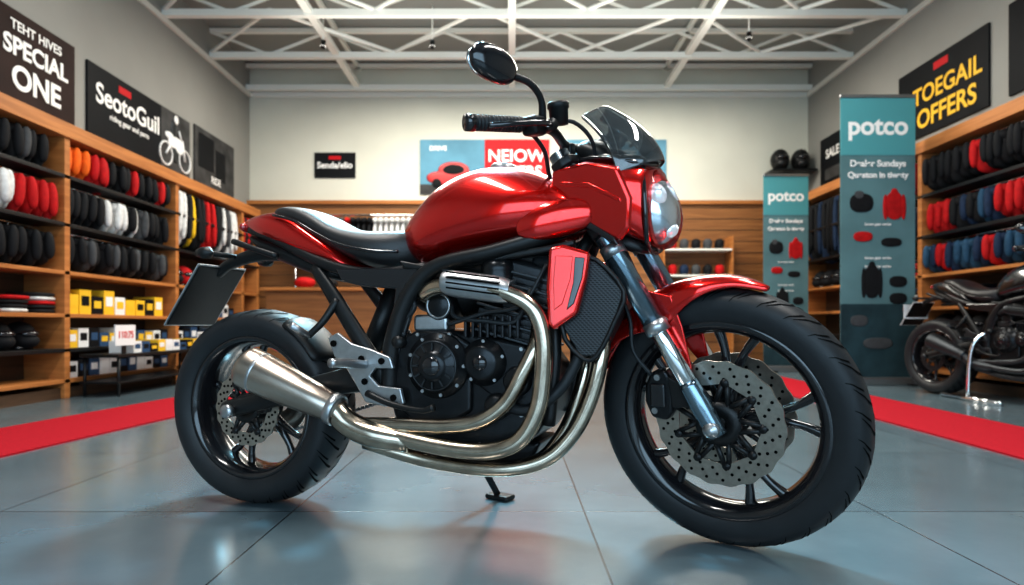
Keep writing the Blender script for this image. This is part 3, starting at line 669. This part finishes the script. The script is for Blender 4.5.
# ------------------------------------------------------------------ shelving
def shelving(name,side,y0,y1,cols,boards,top,xf,xw):
    e=empty(name); CTX['parent']=e
    x0,x1=min(xf,xw),max(xf,xw); sg=1 if xf>xw else -1
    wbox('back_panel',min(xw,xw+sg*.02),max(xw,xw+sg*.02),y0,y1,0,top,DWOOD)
    for k,y in enumerate(cols): wbox(f'upright_{k}',x0,x1,y-.03,y+.03,0,top,WOOD,.004)
    for k,z in enumerate(boards): wbox(f'board_{k}',x0,x1,y0,y1,z-.015,z+.015,WOOD if z in (.13,.62,.94,1.0,.70) else SATBLK,.003)
    wbox('top_board',x0-.02,x1+.02,y0,y1,top-.06,top+.05,WOOD,.004)
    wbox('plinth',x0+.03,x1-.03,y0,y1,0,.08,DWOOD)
    CTX['parent']=None; return e
LB=[.13,.36,.62,.94,1.30,1.66]
SL=shelving('wooden_shelving','L',3.9,8.4,[3.93,4.78,6.35,7.9,8.37],LB,2.01,-3.33,XL+.005)
RB=[.13,.42,.70,1.0,1.36,1.74]
SR=shelving('wooden_shelving','R',4.65,8.4,[4.68,5.95,7.2,8.37],RB,2.20,3.80,XR-.005)
C={k:mat('fabric_'+k,v,.75,0,0,noise=.3,nscale=25,bump=.3,bscale=120,spec=.25) for k,v in dict(black=(.008,.009,.011),red=(.50,.008,.010),orange=(.82,.15,.01),white=(.72,.73,.72),navy=(.012,.03,.07),grey=(.07,.075,.08),yellow=(.85,.55,.02),denim=(.02,.07,.13)).items()}
CK=list(C); CM=[C[k] for k in CK]
def ci(k): return CK.index(k)
def helmets(name,xc,ys,z,cols,r=.125,face=1):
    A=Acc(); mats=CM+[GLOSSBLK]
    for i,y in enumerate(ys):
        c=ci(cols[i%len(cols)])
        A.ell((xc,y,z+r*1.0),(r*1.05,r*.9,r),c,14,10)
        A.ell((xc+face*.05,y,z+r*.62),(r*.80,r*.74,r*.55),c,12,8)
        A.ell((xc+face*.045,y,z+r*1.12),(r*.85,r*.78,r*.34),len(CM),12,8)
        A.box((xc-face*.01,y,z+.012),(r*1.3,r*1.2,.024),len(CM))
    A.out(name,mats)
def jackets(name,xc,y0,y1,ztop,h,cols,step=.085,face=1):
    A=Acc(); mats=CM+[CHROME]
    A.cyl((xc,y0,ztop+.03),(xc,y1,ztop+.03),.012,len(CM))
    y=y0+.05; i=0
    while y<y1-.03:
        c=ci(cols[i%len(cols)]); hh=h*random.uniform(.9,1.04); M=Matrix.Rotation(random.uniform(-.45,.0),3,'Z')@Matrix.Rotation(random.uniform(-.08,.08),3,'X')
        A.cyl((xc,y,ztop+.03),(xc,y,ztop-.01),.004,len(CM),6)
        A.ell((xc,y,ztop-.055),(.155,.044,.055),c,12,8,M,.85)
        A.ell((xc,y,ztop-hh*.5-.02),(.135,.042,hh*.5),c,12,8,M,.75)
        for q in(-1,1):
            A.ell(Vector((xc,y,ztop-hh*.45))+M@Vector((q*.135,.0,0)),(.035,.034,hh*.42),c,8,8,M,.85)
        y+=step*random.uniform(.8,1.2); i+=1
    A.out(name,mats)
def folded(name,xc,y0,y1,z,cols,step=.26,nh=(3,6)):
    A=Acc(); y=y0+.14;i=0
    while y<y1-.1:
        n=random.randint(*nh)
        for k in range(n):
            c=ci(cols[(i+k)%len(cols)])
            A.ell((xc+random.uniform(-.01,.01),y,z+.016+k*.03),(.13,.11,.0155),c,12,6,None,.45)
        y+=step;i+=1
    A.out(name,CM)
def boxes(name,xc,y0,y1,z,mats,h=.12,w=.14):
    A=Acc(); y=y0+.1;i=0
    while y<y1-.08:
        hh=h*random.uniform(.7,1.1); A.box((xc,y,z+hh/2),(.2,w*.92,hh),i%len(mats)); A.box((xc+(.101 if xc<0 else -.101),y,z+hh*.55),(.002,w*.6,hh*.4),(i+1)%len(mats)); y+=w;i+=1
    A.out(name,mats,False)
xl=-3.49; xr=3.96
def fr(a,b,st): 
    o=[];y=a
    while y<b: o.append(y);y+=st
    return o
CTX['parent']=SL
B='black';Wt='white';Rd='red';Gy='grey'
jackets('hanging_jackets',xl,4.82,6.3,1.93,.27,['orange','orange','orange',Rd,Rd,Rd,B,B,B,Rd,B,B,B,Rd,B],.10)
jackets('hanging_jackets',xl,3.97,4.74,1.93,.27,[B,Gy,B],.095)
jackets('hanging_jackets',xl,3.97,4.74,1.60,.29,[Wt,Wt,Wt,Wt,Rd,Rd,Rd,Rd],.095)
jackets('hanging_jackets',xl,4.82,6.3,1.60,.29,[B,B,B,B,B,Wt,Wt,Wt,B,Wt,Gy],.10)
jackets('hanging_jackets',xl,3.97,4.74,1.235,.26,[B,B,B],.10)
jackets('hanging_jackets',xl,4.82,6.3,1.235,.26,[B,B,Gy],.11)
jackets('hanging_jackets',xl,6.4,7.86,1.93,.58,[Wt,Wt,B,'yellow',B,B,Rd,Rd,B,B,Wt,Gy],.10)
jackets('hanging_jackets',xl,7.94,8.34,1.93,.5,[Rd,B],.09)
helmets('helmet_row',xl,fr(6.5,7.8,.24),.955,[B,Rd,B,Gy],.11)
folded('folded_shirts',xl,3.97,4.74,.635,[Rd,Wt,B,B])
YB1=mat('carton_yellow',(.78,.48,.02),.6);YB2=mat('carton_blue',(.02,.07,.16),.6)
boxes('parts_boxes',xl,4.82,6.3,.635,[YB1,YB1,PBLK,YB1,WHITE],.19,.15)
boxes('parts_boxes',xl,6.4,7.86,.635,[YB2,WHITE,PBLK],.16,.15)
boxes('parts_boxes',xl,4.82,6.3,.375,[YB1,WHITE,PBLK,YB2],.14,.13)
boxes('parts_boxes',xl,6.4,7.86,.375,[WHITE,PBLK,YB2],.14,.15)
helmets('helmet_row',xl,fr(4.08,4.7,.22),.375,[B],.10)
boxes('parts_boxes',xl,4.82,6.3,.145,[WHITE,PBLK,YB2,WHITE],.14,.13)
CTX['parent']=None
e=empty('display_rack'); CTX['parent']=e
for y in(4.9,6.3):
    for x in(-3.28,-3.02): tube('leg',[(x,y,0),(x,y,.30)],.012,SATBLK)
wbox('top',-3.30,-3.0,4.86,6.34,.30,.325,SATBLK,.004); wbox('lower_shelf',-3.30,-3.0,4.86,6.34,.10,.115,SATBLK,.003)
boxes('parts_boxes',-3.15,5.1,6.3,.325,[WHITE,YB2,PBLK,YB1,WHITE],.09,.12)
box('price_card',(-3.02,4.98,.47),(.012,.26,.16),WHITE,None,.002); box('price_card_stem',(-3.03,4.98,.36),(.01,.05,.07),SATBLK,None,.002)
t_=text('price','110:75',.075,TXTRED,(0,0,0),.001); t_.parent=e; t_.matrix_local=Matrix(((0,0,1,-3.012),(1,0,0,4.98),(0,1,0,.45),(0,0,0,1)))
CTX['parent']=SR
jackets('hanging_jackets',xr,4.73,5.9,2.10,.30,[B,B,B,B,B,Rd,B,B],.10)
jackets('hanging_jackets',xr,4.73,5.9,1.67,.29,[Rd,Rd,Rd,'navy','denim',B,'navy',B],.10)
jackets('hanging_jackets',xr,4.73,5.9,1.29,.27,['denim','denim','navy',Rd,'navy'],.10)
jackets('hanging_jackets',xr,5.98,7.15,2.10,.30,[Rd,Rd,B,Rd,'navy'],.10)
jackets('hanging_jackets',xr,5.98,7.15,1.67,.29,['navy','navy',B,Rd],.10)
jackets('hanging_jackets',xr,7.25,8.32,2.10,.75,[B,B,'navy',B],.10)
folded('folded_shirts',xr,5.98,7.15,1.015,[Rd,B,Rd],.25,(4,7))
folded('folded_shirts',xr,4.73,5.9,.715,[B,Rd,'navy',B],.25,(3,6))
folded('folded_shirts',xr,5.98,7.15,.715,[Wt,B,'navy'],.25,(3,6))
helmets('helmet_row',xr,fr(4.85,5.85,.24),.435,[B],.11,-1)
helmets('helmet_row',xr,fr(6.1,7.1,.24),.435,[B],.11,-1)
helmets('helmet_row',xr,fr(7.4,8.3,.24),1.015,[B],.11,-1)
CTX['parent']=None
e=empty('helmet_wall_shelf'); CTX['parent']=e
wbox('board',3.5,4.1,8.55,8.9,2.62,2.65,SATBLK,.003); box('bracket',(3.8,8.83,2.55),(.03,.12,.14),SATBLK)
A=Acc()
for x in(3.66,3.94):
    A.ell((x,8.72,2.65+.15),(.12,.13,.15),0,16,12); A.ell((x,8.68,2.65+.09),(.10,.12,.085),0,12,8); A.ell((x,8.66,2.65+.17),(.10,.10,.05),1,12,8)
A.out('helmets',[SATBLK,GLOSSBLK])
e=empty('goods_shelf'); CTX['parent']=e
for k,z in enumerate((.85,1.2,1.55)):
    wbox(f'board_{k}',2.05,2.95,8.55,8.84,z,z+.025,STR,.002)
wbox('side_1',2.03,2.05,8.55,8.84,.0,1.75,WOOD); wbox('side_2',2.95,2.97,8.55,8.84,.0,1.75,WOOD)
A=Acc()
for z in(.875,1.225,1.575):
    for k in range(5):
        A.ell((2.18+k*.16,8.68,z+.075),(.06,.08,.072),random.choice([0,0,1,5,4]),10,8,None,.8)
A.out('goods',CM)
CTX['parent']=None
e=empty('garment_rail'); CTX['parent']=e
tube('rail',[(-2.9,8.55,2.02),(-.9,8.55,2.02)],.015,CHROME)
for x in(-2.9,-.9): tube('post',[(x,8.55,0),(x,8.55,2.02)],.018,CHROME); box('foot',(x,8.55,.012),(.06,.5,.02),CHROME)
A=Acc()
for k in range(26):
    x=-2.85+k*.074; c=ci(random.choice(['red','grey','black','white','black'])); c=ci('white') if k>13 else c
    A.cyl((x,8.55,2.03),(x,8.55,1.97),.004,ci('grey'),6)
    A.ell((x,8.55,1.93),(.030,.20,.05),c,10,8,None,.8); A.ell((x,8.55,1.66),(.030,.17,.30),c,10,8,None,.7)
A.out('shirts',CM)
e=empty('sales_counter'); CTX['parent']=e
wbox('body',-2.9,-1.4,7.5,7.95,0.0,.95,WOOD2,.01); wbox('worktop',-2.95,-1.35,7.45,8.0,.95,.99,WOOD,.005)
A=Acc(); A.ell((-2.5,7.7,1.06),(.13,.1,.07),0); A.ell((-2.2,7.7,1.05),(.1,.1,.06),1); A.ell((-1.6,7.7,1.08),(.12,.1,.09),1)
A.out('counter_goods',[C['red'],C['black']])
CTX['parent']=None

# ------------------------------------------------------------------ roll-up banners
def rollup(name,x0,x1,y,ztop,big,rot=0):
    w=x1-x0; e=empty(name,((x0+x1)/2,y,0),rot); CTX['parent']=e
    h=ztop
    box('base',(0,0,.035),(w+.04,.22,.07),ALLOY,None,.012)
    for sx in(-1,1): box('base_foot',(sx*w*.35,0,.008),(.06,.34,.016),SATBLK,None,.003)
    box('sheet',(0,-.01,(h+.07)/2),(w,.006,h-.07),PTEAL,None,0)
    box('top_rail',(0,-.01,h),(w+.01,.03,.03),ALLOY,None,.005)
    tube('pole',[(0,.03,.05),(0,.03,h)],.012,ALLOY)
    HB=mat(name+'_header',(.09,.32,.35),.6,spec=.2); DK=mat(name+'_dark',(.03,.07,.085),.6,noise=.6,nscale=4,spec=.2)
    f=-.0145
    def blk(nm,u0,u1,v0,v1,m): box(nm,((u0+u1)/2*w-w/2,f,.07+(h-.07)*(v0+v1)/2),((u1-u0)*w,.003,(h-.07)*(v1-v0)),m,None,0)
    blk('header_block',0,1,.79,1,HB); blk('footer_block',0,1,0,.26,DK)
    def tx(b,s,u,v,m=TXTW,bold=.004):
        o=text('lettering',b,s*w,m,(0,0,0),bold*w); o.parent=e; o.matrix_local=Matrix(((1,0,0,u*w-w/2),(0,0,-1,f-.002),(0,1,0,.07+(h-.07)*v),(0,0,0,1)))
    tx('potco',.34,.5,.865,TXTW,.010); tx('Dealer Sundays',.12,.5,.75,TXTW,.004); tx('Queston in tiwety',.11,.5,.71,TXTW,.004)
    A=Acc()
    for (u,v,ru,rv,c) in((.28,.62,.16,.034,ci('black')),(.25,.645,.07,.018,ci('grey')),(.30,.50,.13,.018,ci('red')),(.68,.48,.14,.016,ci('black')),(.72,.61,.12,.050,ci('red')),(.42,.34,.11,.060,ci('black')),(.77,.34,.12,.020,ci('black')),(.77,.28,.12,.020,ci('black')),(.25,.20,.12,.02,ci('grey')),(.5,.12,.2,.02,ci('grey'))):
        A.ell((u*w-w/2,f-.003,.07+(h-.07)*v),(ru*w,.004,rv*(h-.07)),c,14,8,None,.8)
        if rv>.04:
            for q in(-1,1): A.ell((u*w-w/2+q*ru*w,f-.003,.07+(h-.07)*(v-.005)),(ru*w*.3,.004,rv*(h-.07)*.9),c,10,8,None,.9)
            A.ell((u*w-w/2,f-.003,.07+(h-.07)*(v+rv*1.0)),(ru*w*.4,.004,.012*(h-.07)),c,10,8)
    A.out('printed_products',CM)
    for v in(.56,.44,.41): tx('lorem gear series',.05,.5,v-.02,TXTW,.001)
    CTX['parent']=None
rollup('roll_up_banner',3.03,3.72,5.9,2.66,True)
rollup('roll_up_banner',2.97,3.50,7.55,2.32,False)
e=empty('paddock_stand'); CTX['parent']=e
tube('hoop',[(3.30,4.62,.02),(3.30,4.60,.30),(3.33,4.58,.44),(3.42,4.55,.50),(3.62,4.50,.51)],.014,CHROME)
tube('rail',[(3.30,4.90,.018),(3.30,4.30,.018)],.017,CHROME)
CTX['parent']=None
e=empty('spot_lamps'); CTX['parent']=e
for x,y in((-2.13,7.2),(2.6,7.0),(-.9,7.2)):
    lathe('lamp',[(0,.04),(.025,.04),(.032,-.04),(.028,-.045),(0,-.03)],(x,y,3.72),SATBLK,axis=(.1,.2,1),n=20); tube('stem',[(x,y,3.74),(x,y,4.16)],.008,STR)
CTX['parent']=None

# ------------------------------------------------------------------ lights
def area(name,loc,sx,sy,power,col,rot=(0,0,0)):
    l=bpy.data.lights.new(name,'AREA'); l.shape='RECTANGLE'; l.size=sx; l.size_y=sy; l.energy=power; l.color=col
    o=bpy.data.objects.new(name,l); COL.objects.link(o); o.location=loc; o.rotation_euler=rot; return o
area('ceiling_light_panel',(-1.2,1.3,3.75),.30,2.6,90,(1,.97,.93))
area('ceiling_light_panel',(1.6,1.3,3.75),.30,2.6,80,(1,.97,.93))
area('ceiling_light_panel',(.2,4.9,3.75),5.0,.4,115,(1,.95,.86))
area('ceiling_light_panel',(.2,7.2,3.7),5.0,.6,205,(1,.95,.85))
area('added_cool_fill',(0,YF+.1,1.7),6,2.6,65,(.50,.78,1),(pi/2,0,0))  # cool fill lamp added behind the camera, at the made-up window
area('ceiling_uplight',(.2,6.0,3.3),5,2.0,36,(1,.98,.92),(pi,0,0))
sp=bpy.data.lights.new('added_floor_spot','SPOT'); sp.energy=850; sp.color=(.33,.78,1); sp.spot_size=math.radians(42); sp.spot_blend=1; sp.shadow_soft_size=.3  # cool backlight added to make the bluish pool on the floor
so=bpy.data.objects.new('added_floor_spot',sp); COL.objects.link(so); so.location=(-.4,4.4,3.6)
so.rotation_euler=(Vector((-.15,1.40,0))-so.location).to_track_quat('-Z','Y').to_euler()
w=bpy.data.worlds.new('World'); scene.world=w; w.use_nodes=True
w.node_tree.nodes['Background'].inputs[0].default_value=(.5,.65,.8,1); w.node_tree.nodes['Background'].inputs[1].default_value=.1
scene.view_settings.view_transform='Standard'; scene.view_settings.look='None'; scene.view_settings.exposure=.5; scene.view_settings.gamma=.87

# ------------------------------------------------------------------ camera
cam=bpy.data.cameras.new('camera'); co=bpy.data.objects.new('camera',cam); COL.objects.link(co); scene.camera=co
co.location=(0,0,.55); co.rotation_euler=(pi/2,0,0); cam.sensor_width=36; cam.lens=22.43; cam.shift_y=.0317; cam.clip_start=.01
cam.dof.use_dof=True; cam.dof.focus_distance=1.65; cam.dof.aperture_fstop=2.8
